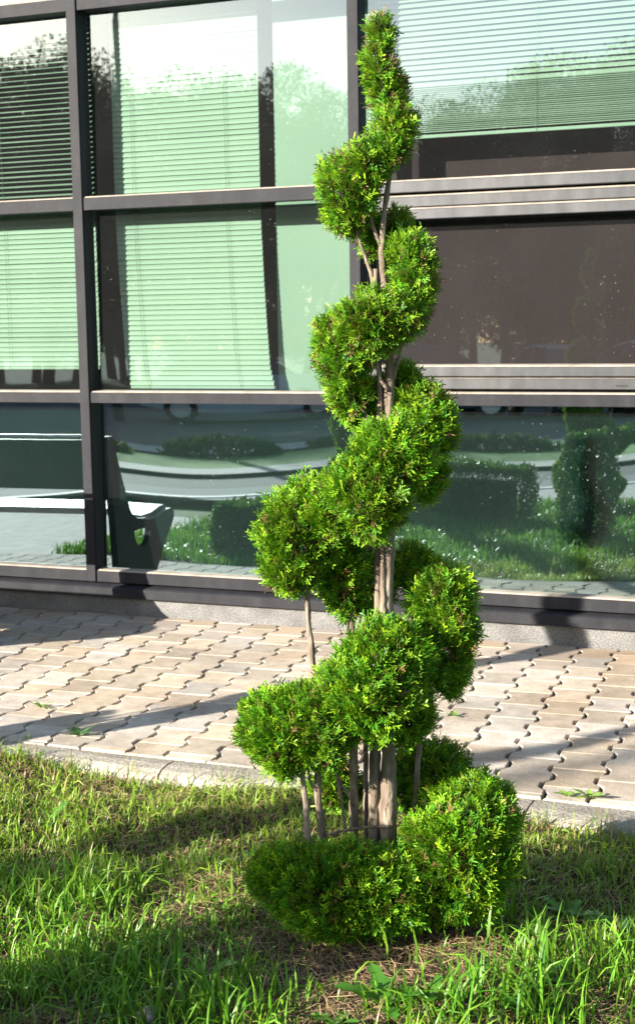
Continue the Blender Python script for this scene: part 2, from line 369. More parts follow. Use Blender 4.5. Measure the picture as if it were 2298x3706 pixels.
for inv, z, o, wp, ys in cands:
    cut = max(ys) > YB or min(ys) < YF
    if cut:
        pl = clip(clip(wp, YB, False), YF, True)
        if len(pl) < 3: continue
    if not inv and nvis < 296:
        nvis += 1
        dz = random.uniform(-0.0022, 0.0022); tx = random.uniform(-0.006, 0.006); ty = random.uniform(-0.006, 0.006)
        if cut:
            cx = sum(p[0] for p in pl) / len(pl); cyy = sum(p[1] for p in pl) / len(pl)
            b = link('paver', paver_mesh([(p[0] - cx, p[1] - cyy) for p in pl]).mesh('paver'), M['paver'], bed, (cx, cyy, dz))
        else:
            b = link('paver', full_me, None, bed, (o[0], o[1], dz))
            # u -> local x, v -> local y (left-handed pair: mirror through a negative y scale)
            b.rotation_euler = (tx, ty, TH); b.scale = (1, -1, 1)
    else:
        mb = paver_mesh(pl if cut else wp); n0 = len(rest.v); rest.v += mb.v; rest.f += [tuple(n0 + q for q in f) for f in mb.f]
ro = rest.build('paver_field', M['paver'], bed); ro['kind'] = 'stuff'

# kerb stones between paving and lawn
kerb = MB().quad((-9.4, 4.40, -0.12), (2.0, 4.40, -0.12), (2.0, 4.57, -0.12), (-9.4, 4.57, -0.12)).build('kerb', M['sand']); kerb['kind'] = 'structure'
prof = [(4.575, -0.10), (4.575, -0.012), (4.568, -0.006), (4.50, -0.003), (4.452, -0.007), (4.428, -0.020), (4.414, -0.045), (4.405, -0.10)]
xk = [-9.3, -8.0, -6.67, -5.33, -4.9, -3.7, -2.39, -1.05, 0.28, 1.9]
for a, b in zip(xk[:-1], xk[1:]):
    mb = MB(); ns = 8; n = len(prof)
    for q in range(ns + 1):
        x = a + 0.004 + (b - a - 0.008) * q / ns
        wob = 0.004 * math.sin(9 * x) + 0.003 * math.sin(23 * x + 1)
        mb.v += [(x, p[0] + (wob if i > 2 else 0) - 0.018 * (x + 2.2), p[1] + random.uniform(-.0015, .0015)) if i > 0 else (x, p[0], p[1]) for i, p in enumerate(prof)]
    # keep the back edge straight against the pavers
    for q in range(ns + 1):
        for i in (0, 1, 2):
            x, y, z = mb.v[q * n + i]; mb.v[q * n + i] = (x, prof[i][0] - 0.0, z)
    for q in range(ns):
        for i in range(n - 1):
            mb.f.append((q * n + i, (q + 1) * n + i, (q + 1) * n + i + 1, q * n + i + 1))
    mb.f.append(tuple(range(n))); mb.f.append(tuple(ns * n + i for i in range(n))[::-1])
    mb.build('kerb_stone', M['kerb'], kerb, smooth=False)

# ------------------------------------------------------------------ office building facade
YM, YRAIL, YG = 6.808, 6.817, 6.883
MX = [-7.195, -5.625, -4.0545, -2.4845, -0.915, 0.655, 2.225]
ZT = [(0.176, 0.237), (1.162, 1.219), (2.189, 2.255), (3.219, 3.285), (4.25, 4.31)]
bld = empty('office_building', (-2.5, 6.9, 0))
tag(bld, 'office building with dark brown window frames and large green tinted reflective panes', 'building')
def part(name, mb, mat, **k):
    """a part of the building, given in world coordinates"""
    o = mb.build(name, mat, bld, **k); o.location = (2.5, -6.9, 0); return o
for x in MX:
    m = part('mullion', MB().box(x - 0.0288, x + 0.0288, YM, YM + 0.024, 0.178, 4.9), M['frame'], bevel=0.0025)
    g = MB().box(x - 0.026, x + 0.026, YM + 0.026, 6.925, 0.17, 4.9).build('gasket', M['gasket'], m)
for bi in range(len(MX) - 1):
    x0, x1 = MX[bi] + 0.0310, MX[bi + 1] - 0.0310
    for ti, (z0, z1) in enumerate(ZT):
        if bi == 3 and ti in (1, 2): continue          # this bay has opening sashes with three-part rails
        r = part('transom', MB().box(x0, x1, YRAIL, YRAIL + 0.022, z0, z1), M['frame'], bevel=0.002)
        MB().prism([(YRAIL + 0.004, z1 + 0.0005), (YG + 0.01, z1 + 0.0005), (YG + 0.01, z1 + 0.012), (YRAIL + 0.010, z1 + 0.007)], 'x', x0 + .001, x1 - .001).build('glazing_bead', M['bead'], r)
        MB().box(x0 + .001, x1 - .001, YRAIL + 0.024, 6.925, z0 + 0.004, z1 - 0.001).build('gasket', M['gasket'], r)
# three-part rails of the opening windows in the bay right of the topiary
x0, x1 = MX[3] + 0.031, MX[4] - 0.031
for z0, z1, yf, mt in ((2.199, 2.252, 6.792, 'sash'), (2.130, 2.180, 6.806, 'sash'), (2.070, 2.118, 6.798, 'sash'),
                       (1.308, 1.354, 6.792, 'sash'), (1.246, 1.298, 6.806, 'sash'), (1.164, 1.222, 6.800, 'frame')):
    r = part('sash_rail', MB().box(x0, x1, yf, yf + 0.045, z0, z1), M[mt], bevel=0.003)
    MB().prism([(yf + 0.004, z1 + 0.0005), (YG - 0.01, z1 + 0.0005), (YG - 0.01, z1 + 0.012), (yf + 0.012, z1 + 0.008)], 'x', x0 + .001, x1 - .001).build('glazing_bead', M['bead'], r)
part('sash_backing', MB().box(x0, x1, 6.860, 6.925, 2.075, 2.245), M['gasket'])
part('sash_backing', MB().box(x0, x1, 6.860, 6.925, 1.168, 1.350), M['gasket'])
part('drain_slot', MB().box(-1.19, -1.135, 6.8035, 6.812, 1.262, 1.267), M['gasket'])
# panes: every pane is set a hair out of true and slightly bowed, as the bent reflections show
def pane(x0, x1, z0, z1, mat, t0, t1, bot, yaw=0.0):
    n, m = 22, 22
    xs = np.linspace(x0, x1, n); zs = np.linspace(z0, z1, m)
    A, B = np.meshgrid(xs, zs, indexing='ij')
    Xn = (A - (x0 + x1) / 2) / ((x1 - x0) / 2); h = z1 - z0; q = (z1 - B) / h
    tt = t0 + t1 * (1 - Xn ** 2)
    Yv = YG + tt * (B - (z0 + z1) / 2) - bot * h * q ** 3 / 3 + yaw * (A - (x0 + x1) / 2)
    Yv = Yv + 0.00010 * np.sin(7 * A + 4 * B + x0) + 0.00002 * np.sin(19 * B + 3 * A)
    idx = np.arange(A.size).reshape(A.shape)
    fc = np.stack([idx[:-1, :-1], idx[1:, :-1], idx[1:, 1:], idx[:-1, 1:]], -1).reshape(-1, 4)
    me = np_mesh('glass_pane', np.stack([A, Yv, B], -1).reshape(-1, 3), fc, smooth=True)
    o = link('glass_pane', me, mat, bld); o.location = (2.5, -6.9, 0); return o
for bi in range(len(MX) - 1):
    xa, xb = MX[bi] + 0.020, MX[bi + 1] - 0.020
    pane(xa, xb, 0.228, 1.172, M['glass_low'], 0.007, 0.0065 if bi % 2 == 0 else 0.0055, 0.020)
    za = 1.352 if bi == 3 else 1.212; zb = 2.08 if bi == 3 else 2.198
    pane(xa, xb, za, zb, M['glass'], 0.0062 if bi == 3 else 0.0075, 0.003, 0.0)
    pane(xa, xb, 2.246, 3.228, M['glass'], 0.0095, 0.003 if bi != 2 else 0.002, 0.0)
    pane(xa, xb, 3.276, 4.26, M['glass'], 0.009, 0.003, 0.0)
    part('spandrel_panel', MB().box(xa - 0.012, xb + 0.012, 6.935, 6.955, 0.19, 1.20), M['spandrel'])
XL, XR = MX[0] - 0.03, MX[-1] + 0.03
part('window_sill', MB().prism([(6.777, 0.101), (6.777, 0.150), (6.790, 0.158), (6.87, 0.172), (6.87, 0.101)], 'x', XL, XR), M['frame'], bevel=0.0012)
part('plinth', MB().box(XL, XR, 6.812, 7.2, -0.15, 0.0995), M['granite'])
part('upper_wall', MB().box(XL, XR, 6.83, 7.2, 4.905, 7.4), M['wallpanel'])
part('roof', MB().box(XL, XR, 7.2, 14.0, 7.2, 7.4), M['wallpanel'])
for xx in (XL - 0.2, XR): part('side_wall', MB().box(xx, xx + 0.2, 6.83, 14.0, -0.15, 7.4), M['wallpanel'])
part('back_wall', MB().box(XL, XR, 10.6, 10.7, -0.15, 7.2), M['room'])
part('interior_floor', MB().box(XL, XR, 6.96, 10.6, 0.25, 0.3), M['room'])
part('interior_ceiling', MB().box(XL, XR, 6.96, 10.6, 4.6, 4.7), M['room'])
part('window_board', MB().box(XL, XR, 6.96, 7.16, 1.168, 1.19), M['room'])
part('added_dark_backing', MB().box(-2.40, -0.60, 7.22, 7.24, 2.12, 4.5), M['maroon'])  # added sheet, keeps sun patches off the room behind this bay
part('added_dark_sheet', MB().box(-2.46, -0.94, 6.930, 6.945, 1.345, 2.09), M['maroon'])  # added close behind the glass so the pane looks evenly dark, without frame shadows
part('display_board', MB().box(-3.02, -2.43, 7.075, 7.095, 1.19, 4.2), M['board'])

# venetian blinds
def blind(x0, x1, ztop, zbot, tilt, label, off=lambda z: 0.0, y=7.005, pitch=0.0272, stack=None, cords=(0.15, 0.8)):
    root = empty('venetian_blind', ((x0 + x1) / 2, y, zbot)); xc = (x0 + x1) / 2
    tag(root, label, 'blind', 'pale slatted blinds behind the panes')
    w = 0.0315; n = 5; hl = (x1 - x0) / 2
    mb = MB()
    for i in range(n):
        s = -w / 2 + w * i / (n - 1); c = 0.0022 * (1 - (2 * s / w) ** 2)
        mb.v += [(-hl, s, c), (hl, s, c)]
    for i in range(n - 1): mb.f.append((2 * i, 2 * i + 1, 2 * i + 3, 2 * i + 2))
    me = mb.mesh('slat', smooth=True); me.materials.append(M['slat'])
    z = zbot + 0.034; zs = []
    if stack:
        while z < zbot + stack[0]: zs.append(z); z += stack[1]
    while z < ztop: zs.append(z); z += pitch
    for z in zs:
        t = tilt if not (stack and z < zbot + stack[0]) else R(24)
        s = link('slat', me, None, root, (off(z), random.uniform(-.0012, .0012), z - zbot))
        s.rotation_euler = (t + random.uniform(-.05, .05), random.uniform(-.0012, .0012), random.uniform(-.002, .002))
    MB().box(-hl, hl, -0.012, 0.012, 0.0, 0.017).build('bottom_rail', M['slat'], root, bevel=0.002, loc=(off(zbot), 0, 0))
    for c in cords:
        mb = MB(); pts = []
        for q in range(30):
            zz = zbot + (ztop - zbot) * q / 29; pts.append((-hl + 2 * hl * c + off(zz) + random.uniform(-.0015, .0015), -0.017, zz - zbot))
        mb.tube(pts, [0.0011] * 30, n=5); mb.build('cord', M['cord'], root)
    return root
blind(-5.58, -4.06, 2.21, 1.338, R(66), 'closed slatted blind in the lower leftmost bay, ending above a dark gap', cords=(0.12, 0.62))
blind(-5.58, -4.06, 4.15, 2.235, R(20), 'opened slatted blind behind the upper leftmost pane', cords=(0.12, 0.62))
def lean(z): return 0.045 * max(0.0, (2.25 - z)) ** 1.6 + 0.02 * max(0.0, 1.35 - z) * 8
blind(-3.935, -3.075, 4.15, 1.232, R(70), 'slatted blind hanging askew beside the plain pale panel', off=lean, cords=(0.14, 0.78))
blind(-2.42, -0.96, 4.15, 2.475, R(50), 'half raised blind with bunched lower slats behind the top right pane', stack=(0.26, 0.0095), cords=(0.55, 0.9))

# ------------------------------------------------------------------ spiral topiary
TX, TY = -1.24, 3.43
HD = np.array([math.sin(YAW), math.cos(YAW)])
DPX = 2298 / 1512.0
def tp(x, y, depth=0.0):
    """position on the shrub seen at (x, y) and standing 'depth' metres behind its axis plane; relative to the shrub's foot"""
    d = ray(x * DPX, y * DPX); k = ((TX - CP[0]) * HD[0] + (TY - CP[1]) * HD[1] + depth) / (d[0] * HD[0] + d[1] * HD[1])
    P = CP + d * k; return np.array([P[0] - TX, P[1] - TY, P[2]])
MPP = float(np.linalg.norm(tp(910, 1300) - tp(911, 1300)))
topiary = empty('spiral_topiary', (TX, TY, 0))
tag(topiary, 'tall spiral clipped evergreen shrub with bare stems standing on the lawn before the windows', 'shrub', 'spiral clipped shrubs on the lawn')
RV = np.array([HD[1], -HD[0], 0.0])      # image right, horizontal
TIERS = [
 [(700,2090,105,85,110,-60),(800,2125,145,125,120,-120),(915,2130,118,105,110,-120),(1085,2050,148,155,140,-70),(1130,1970,105,128,110,-10),
  (645,2085,58,56,80,-20),(1090,1900,105,78,100,80),(1025,1832,92,74,80,140),(890,2205,130,78,110,-80),(800,2205,105,66,100,-110),(1000,2190,90,60,90,-70),(970,1865,60,70,60,160),(800,1870,70,60,60,140),(1170,1930,60,70,70,30)],
 [(690,1742,118,110,110,-50),(640,1725,70,78,80,-10),(765,1725,92,108,100,-70),(880,1650,122,122,110,-110),(930,1560,108,90,100,-80),(965,1690,72,85,80,-50),
  (1060,1525,76,115,100,10),(1050,1425,84,80,90,40),(1070,1610,40,55,60,20),(985,1355,58,58,70,110),(880,1395,64,78,60,130),(830,1400,66,80,70,80)],
 [(720,1265,108,108,100,0),(700,1345,80,70,80,0),(735,1190,52,56,60,0),(800,1335,74,86,70,40),(830,1165,66,66,80,-70),(880,1190,96,96,90,-100),(790,1225,60,60,70,-50),
  (940,1090,108,98,90,-70),(1005,1040,84,94,90,0),(1000,980,76,70,80,40),(1010,1135,56,60,60,-10),(960,908,36,46,50,90),(898,965,46,70,50,100),(860,970,46,56,50,60)],
 [(822,850,74,96,80,10),(800,812,54,70,60,0),(832,940,56,70,60,30),(890,760,84,70,70,-70),(850,790,50,50,60,-40),(930,758,74,64,70,-60),(900,808,58,38,60,-50),
  (985,672,52,86,65,-10),(970,612,62,60,65,20),(990,732,36,50,50,-20),(945,540,36,42,50,70),(890,560,42,54,45,80)],
 [(832,450,72,84,70,0),(832,512,58,48,60,20),(792,432,34,42,45,0),(870,392,58,54,60,-40),(938,312,50,58,55,-30),(928,352,48,44,50,-45),(960,292,28,36,40,0),
  (922,232,42,52,45,10),(903,170,38,78,42,0),(905,92,31,56,34,0),(950,222,20,44,30,20)]]
def strip(V_, F_, Tt, p, d, ln, w, z0, zc, tb):
    b = len(V_); n = np.array([-d[1], d[0]])
    for f, ww in ((0.0, 0.35), (0.55, 0.52), (1.0, 0.26)):
        q = p + d * ln * f
        for s in (-1, 1):
            e = q + n * (s * w * ww); V_.append((e[0], e[1], z0 + zc * (f * ln) ** 2)); Tt.append(tb + 0.5 * f)
    F_ += [(b, b + 1, b + 3, b + 2), (b + 2, b + 3, b + 5, b + 4)]
def make_spray(rg):
    V_, F_, Tt = [], [], []
    bend = rg.uniform(-.25, .25)
    def ax(t): return np.array([bend * t * t, t])
    for t in (0.0, 0.33, 0.66):
        p = ax(t); d = ax(t + .36) - p; strip(V_, F_, Tt, p, d / np.linalg.norm(d), np.linalg.norm(d), 0.058, 0.0, 0.0, t * 0.6)
    side = 1
    for t in np.arange(0.18, 0.95, 0.15):
        side = -side; p = ax(t); a = rg.uniform(0.5, 0.85) * side
        d = np.array([math.sin(a), math.cos(a)]); ln = (0.56 - 0.32 * t) * rg.uniform(0.75, 1.2)
        strip(V_, F_, Tt, p, d, ln, 0.070, 0.0, rg.uniform(-.5, .5), t * 0.4 + .15)
        if t < 0.45:
            a2 = a - side * rg.uniform(.5, .7); d2 = np.array([math.sin(a2), math.cos(a2)])
            strip(V_, F_, Tt, p + d * ln * 0.5, d2, ln * 0.55, 0.06, 0.0, rg.uniform(-.5, .5), t * 0.5 + .3)
    v = np.array(V_); v[:, 2] += 0.16 * rg.uniform(-1, 1) * v[:, 1] ** 2 + rg.normal(0, .012, len(v))
    return v, np.array(F_), np.clip(np.array(Tt), 0, 1)
SPRAYS = [make_spray(np.random.default_rng(100 + i)) for i in range(8)]
def instance_sprays(pos, dirs, size, tones, variants=SPRAYS, rg=rng):
    """pos, dirs (N,3); returns verts, faces, cols"""
    VV, FF, CC = [], [], []; off = 0
    N = len(pos); pick = rg.integers(0, len(variants), N)
    d = dirs / np.linalg.norm(dirs, axis=1, keepdims=True)
    r = rg.normal(size=(N, 3)); s = np.cross(d, r); s /= np.linalg.norm(s, axis=1, keepdims=True); nn = np.cross(s, d)
    for k, (v, f, t) in enumerate(variants):
        m = np.where(pick == k)[0]
        if not len(m): continue
        P = pos[m][:, None, :] + size[m][:, None, None] * (v[None, :, 0:1] * s[m][:, None, :] + v[None, :, 1:2] * d[m][:, None, :] + v[None, :, 2:3] * nn[m][:, None, :])
        dark, bright = tones[0][m][:, None, :], tones[1][m][:, None, :]
        C = dark + (bright - dark) * t[None, :, None]
        nv = len(v); F = f[None] + (np.arange(len(m)) * nv)[:, None, None] + off
        VV.append(P.reshape(-1, 3)); FF.append(F.reshape(-1, f.shape[1])); CC.append(C.reshape(-1, 3)); off += nv * len(m)
    return np.concatenate(VV), np.concatenate(FF), np.concatenate(CC)
ALLB = []
for tr in TIERS:
    for (cx, cy, rx, ry, rz, dp) in tr:
        ALLB.append((tp(cx, cy, dp * MPP), np.array([rx, rz, ry]) * MPP * 0.935))
AX = np.stack([RV, np.array([HD[0], HD[1], 0.0]), np.array([0, 0, 1.0])])      # local ellipsoid axes
bi = 0
SUNH = np.array([sdir.x, sdir.y, sdir.z])
for ti, tr in enumerate(TIERS):
    pos, dr, inner = [], [], []
    for _ in tr:
        c, rad = ALLB[bi]; me_i = bi; bi += 1
        area = 4 * math.pi * ((rad[0] * rad[1]) ** 1.6 / 3 + (rad[0] * rad[2]) ** 1.6 / 3 + (rad[1] * rad[2]) ** 1.6 / 3) ** (1 / 1.6)
        n = int(area * 13500)
        u = rng.normal(size=(n, 3)); u /= np.linalg.norm(u, axis=1, keepdims=True)
        sh = np.where(rng.random(n) < 0.74, rng.uniform(0.84, 1.02, n), rng.uniform(0.5, 0.84, n))
        lump = 1 + 0.09 * np.sin(u @ np.array([5.1, 3.3, 4.2]) + me_i) + 0.08 * np.sin(u @ np.array([-7.7, 9.1, 6.2]) + 2 * me_i)
        loc = u * rad * (sh * lump)[:, None]
        if ti: loc[:, :2] *= (1 - 0.38 * np.clip(-u[:, 2], 0, 1) ** 1.6)[:, None]
        P = c + loc @ AX
        nrm = (u / rad); nrm /= np.linalg.norm(nrm, axis=1, keepdims=True); nrm = nrm @ AX
        keep = np.ones(n, bool)
        for j, (c2, r2) in enumerate(ALLB):
            if j == me_i: continue
            q = ((P - c2) @ AX.T) / r2
            keep &= (np.einsum('ij,ij->i', q, q) > 0.66)
        keep &= P[:, 2] > 0.05
        pos.append(P[keep]); dr.append(nrm[keep]); inner.append((sh < 0.84)[keep])
    pos = np.concatenate(pos); dr = np.concatenate(dr); inner = np.concatenate(inner); n = len(pos)
    dirs = dr * 0.85 + np.array([0, 0, 0.42]) + rng.normal(0, 0.30, (n, 3))
    size = rng.uniform(0.028, 0.050, n) * (1.0 if ti < 3 else 0.9) * np.where(rng.random(n) < 0.05, 1.35, 1.0)
    pos = pos - (dirs / np.linalg.norm(dirs, axis=1, keepdims=True)) * size[:, None] * 0.55
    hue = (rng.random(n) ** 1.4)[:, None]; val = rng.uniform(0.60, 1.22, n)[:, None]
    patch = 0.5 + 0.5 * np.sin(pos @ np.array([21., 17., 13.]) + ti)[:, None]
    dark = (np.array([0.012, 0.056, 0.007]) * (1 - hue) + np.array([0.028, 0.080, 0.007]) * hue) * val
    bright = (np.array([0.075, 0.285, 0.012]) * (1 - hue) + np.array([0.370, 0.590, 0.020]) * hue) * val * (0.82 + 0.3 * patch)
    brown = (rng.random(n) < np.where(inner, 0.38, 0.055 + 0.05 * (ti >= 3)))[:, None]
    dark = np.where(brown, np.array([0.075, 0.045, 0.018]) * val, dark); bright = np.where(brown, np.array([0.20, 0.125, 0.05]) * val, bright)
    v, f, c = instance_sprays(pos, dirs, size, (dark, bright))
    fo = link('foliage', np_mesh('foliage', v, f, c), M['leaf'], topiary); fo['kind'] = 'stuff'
# stems
def stem(pts, name='stem', n=10):
    """pts: (x, y, width, depth_px)"""
    P = [tp(x, y, d * MPP) for x, y, w, d in pts]; rad = [w * 0.5 * MPP for x, y, w, d in pts]
    # subdivide with slight wander and knots
    Q, Rr = [], []
    for i in range(len(P) - 1):
        L = np.linalg.norm(P[i + 1] - P[i]); k = max(2, int(L / 0.022))
        for q in range(k):
            t = q / k; Q.append(P[i] * (1 - t) + P[i + 1] * t + rng.normal(0, 0.06, 3) * min(rad[i], .012)); Rr.append((rad[i] * (1 - t) + rad[i + 1] * t) * (1 + rng.normal(0, 0.045) + (0.16 if rng.random() < .06 else 0)))
    Q.append(P[-1]); Rr.append(rad[-1])
    return MB().tube(Q, Rr, n=n, jitter=0.15).build(name, M['bark'], topiary, smooth=True)
stem([(915, 2290, 46, 0), (922, 2100, 44, 0), (925, 1960, 43, 0), (925, 1800, 36, 0), (920, 1600, 34, 0), (920, 1400, 32, 0), (925, 1270, 30, 0), (928, 1150, 26, 0), (926, 1000, 24, 0), (928, 900, 22, 0), (925, 800, 18, 0), (915, 690, 17, 0), (909, 600, 15, 0), (913, 520, 13, 0), (924, 440, 11, 0), (935, 380, 9, 5), (930, 280, 7, 5), (915, 160, 5, 0), (908, 60, 3, 0)], 'trunk', 14)
stem([(895, 2280, 30, 12), (890, 1970, 29, 12), (893, 1800, 27, 12), (902, 1560, 23, 10), (900, 1350, 20, 10), (905, 1200, 18, 10), (905, 1040, 17, 8), (904, 900, 13, 8), (898, 790, 10, 5), (890, 690, 11, 5), (884, 650, 10, 0), (862, 590, 8, 0), (845, 540, 5, 10)])
stem([(920, 1610, 12, -14), (912, 1400, 12, -14), (908, 1250, 10, -14)])
stem([(843, 2260, 24, 30), (843, 1970, 22, 30), (842, 1780, 21, 25), (840, 1600, 18, 40), (837, 1480, 17, 60), (845, 1380, 10, 80)])
stem([(838, 1560, 9, 50), (853, 1500, 8, 60), (862, 1460, 5, 70)])
stem([(872, 2260, 14, 60), (870, 1970, 13, 60), (871, 1790, 12, 70), (872, 1490, 11, 80), (880, 1400, 8, 100)])
stem([(778, 2240, 18, -40), (768, 1990, 20, -40), (757, 1900, 19, -40), (757, 1820, 17, -45), (765, 1720, 10, -60)])
stem([(757, 1900, 8, -40), (738, 1860, 7, -40), (735, 1830, 5, -40)])
stem([(742, 2200, 14, -55), (733, 2000, 15, -55), (727, 1900, 14, -50), (720, 1850, 12, -45), (735, 1740, 10, -20), (746, 1600, 14, 0), (742, 1540, 14, 0), (735, 1480, 12, 0), (730, 1410, 14, 0), (728, 1300, 8, 0)])
stem([(720, 1852, 8, -45), (700, 1836, 6, -45), (672, 1822, 4, -45)])
stem([(746, 1560, 8, 0), (752, 1545, 7, 0)], 'stub', 8)
stem([(826, 1995, 7, -10), (812, 1900, 8, -10), (800, 1840, 6, -10)])
stem([(843, 1920, 8, 20), (825, 1885, 7, 10), (805, 1855, 5, 0)])
stem([(985, 2200, 16, 60), (990, 1900, 15, 60), (997, 1790, 15, 55), (1008, 1700, 14, 40), (1018, 1660, 9, 30), (1040, 1550, 6, 20)])
stem([(1000, 1765, 8, 55), (1014, 1700, 6, 45)], 'stub', 8)
stem([(927, 930, 10, -10), (905, 905, 9, -12), (893, 850, 8, -20), (885, 810, 6, -30)])
stem([(935, 905, 10, 0), (950, 850, 9, 0), (962, 800, 8, 0), (968, 740, 5, 0)])
stem([(888, 1080, 12, 0), (880, 1020, 13, 0), (868, 980, 9, 0), (845, 960, 6, 0), (825, 930, 4, 0)])
stem([(909, 590, 10, 0), (895, 560, 9, 0), (882, 520, 8, -5), (868, 490, 7, -10), (850, 470, 4, -15)])
stem([(893, 700, 12, 0), (894, 640, 11, 0)], 'stub', 8)
stem([(913, 500, 7, 0), (930, 420, 6, 0), (938, 395, 5, 0)])
stem([(930, 1968, 7, -25), (870, 1970, 7, -30), (820, 1978, 8, -38), (778, 1988, 5, -45)], 'twig', 7)
stem([(842, 2320, 10, -60), (846, 2230, 9, -70), (850, 2150, 7, -80)], 'stem', 8)
stem([(1012, 2310, 9, -20), (1030, 2260, 9, -20), (1048, 2200, 7, -30)], 'stem', 8)
stem([(965, 2300, 8, -30), (978, 2240, 8, -40), (1005, 2180, 6, -50)], 'stem', 8)
# two more of the same kind on the same lawn, left of the view; they show in the panes and throw the shadows on the paving
for (x, y, rz, lab) in ((-2.62, 0.00, 2.2, 'spiral clipped shrub reflected at the right of the lower pane'), (-3.72, 3.85, 0.9, 'spiral clipped shrub whose shadow climbs the plinth'),
                        (-5.10, 0.08, 4.0, 'farthest spiral clipped shrub, hidden behind the nearest one in the reflection')):
    o = copy_tree(topiary); o.location = (x, y, 0); o.rotation_euler = (0, 0, rz); o['label'] = lab
    if x == -3.72: o.scale = (.58, .58, .97)

# ------------------------------------------------------------------ hedges
LEAFQ = []
for i in range(4):
    rg = np.random.default_rng(300 + i)
    v = np.array([(-0.28, 0.0, 0), (0.0, -0.02, .03), (0.0, 1.0, -.06), (-0.42, 0.5, .08), (0.42, 0.5, .08)])
    v = np.array([(0, 0, 0), (0.38, 0.45, 0.08), (0, 1, -.05), (-0.38, 0.45, 0.08)]) + rg.normal(0, .03, (4, 3))
    LEAFQ.append((v, np.array([[0, 1, 2, 3]]), np.array([0, .6, 1, .6])))
def hedge(name, x0, x1, y0, y1, h, n, label, taper=0.12):
    w = empty(name, ((x0 + x1) / 2, (y0 + y1) / 2, -0.04)); tag(w, label, 'hedge', 'clipped hedges on the lawn')
    lx, ly = x1 - x0, y1 - y0
    face = rng.choice(5, n, p=np.array([lx * ly, lx * h, lx * h, ly * h, ly * h]) / (lx * ly + 2 * lx * h + 2 * ly * h))
    P = np.stack([rng.uniform(-lx / 2, lx / 2, n), rng.uniform(-ly / 2, ly / 2, n), rng.uniform(0.04, h, n)], 1); Nn = np.zeros((n, 3))
    dep = np.abs(rng.normal(0, 0.035, n)); bump = 0.02 * np.sin(P[:, 0] * 7) + 0.015 * np.sin(P[:, 0] * 19 + P[:, 1] * 9)
    for k, (ax_, sg, ex_) in enumerate(((2, 1, h), (1, 1, ly / 2), (1, -1, ly / 2), (0, 1, lx / 2), (0, -1, lx / 2))):
        m = face == k; P[m, ax_] = sg * (ex_ - dep[m] + bump[m]); Nn[m, ax_] = sg
    tz = np.clip(P[:, 2] / h, 0, 1)[:, None]; P[:, :2] *= 1 - taper * tz ** 3 - taper * .6 * (1 - tz) ** 2
    P += rng.normal(0, .012, P.shape)
    dirs = Nn + rng.normal(0, .6, (n, 3)) + np.array([0, 0, .3]); size = rng.uniform(.018, .036, n)
    val = rng.uniform(.7, 1.25, n)[:, None]
    v, f, c = instance_sprays(P, dirs, size, (np.array([.035, .090, .018]) * val, np.array([.085, .190, .028]) * val), LEAFQ)
    o = link('foliage', np_mesh('foliage', v, f, c), M['hedgeleaf'], w); o['kind'] = 'stuff'
    MB().box(-lx / 2 * (1 - taper) + .09, lx / 2 * (1 - taper) - .09, -ly / 2 * (1 - taper) + .09, ly / 2 * (1 - taper) - .09, 0.05, h - .12).build('inner_twigs', M['treebark'], w)
    for q in range(int(lx / 0.35)):
        xx = -lx / 2 + 0.2 + q * 0.35
        MB().tube([(xx, 0, -.02), (xx + .02, 0.01, .1), (xx, 0.02, h * .6)], [.012, .010, .006], n=6).build('stem', M['treebark'], w)
    return w
hedge('hedge', -4.85, -4.05, 3.25, 3.80, 0.34, 16000, 'low clipped hedge reflected beside the bench end')
hedge('clipped_bush', -2.47, -2.03, 1.98, 2.40, 0.78, 8000, 'tall clipped bush whose shade lies over the front grass', 0.34)  # height and position set so its shade covers the topiary's foot
hedge('hedge', -4.6, -2.95, 0.75, 1.20, 0.45, 14000, 'farther clipped hedge reflected behind the sunlit grass')

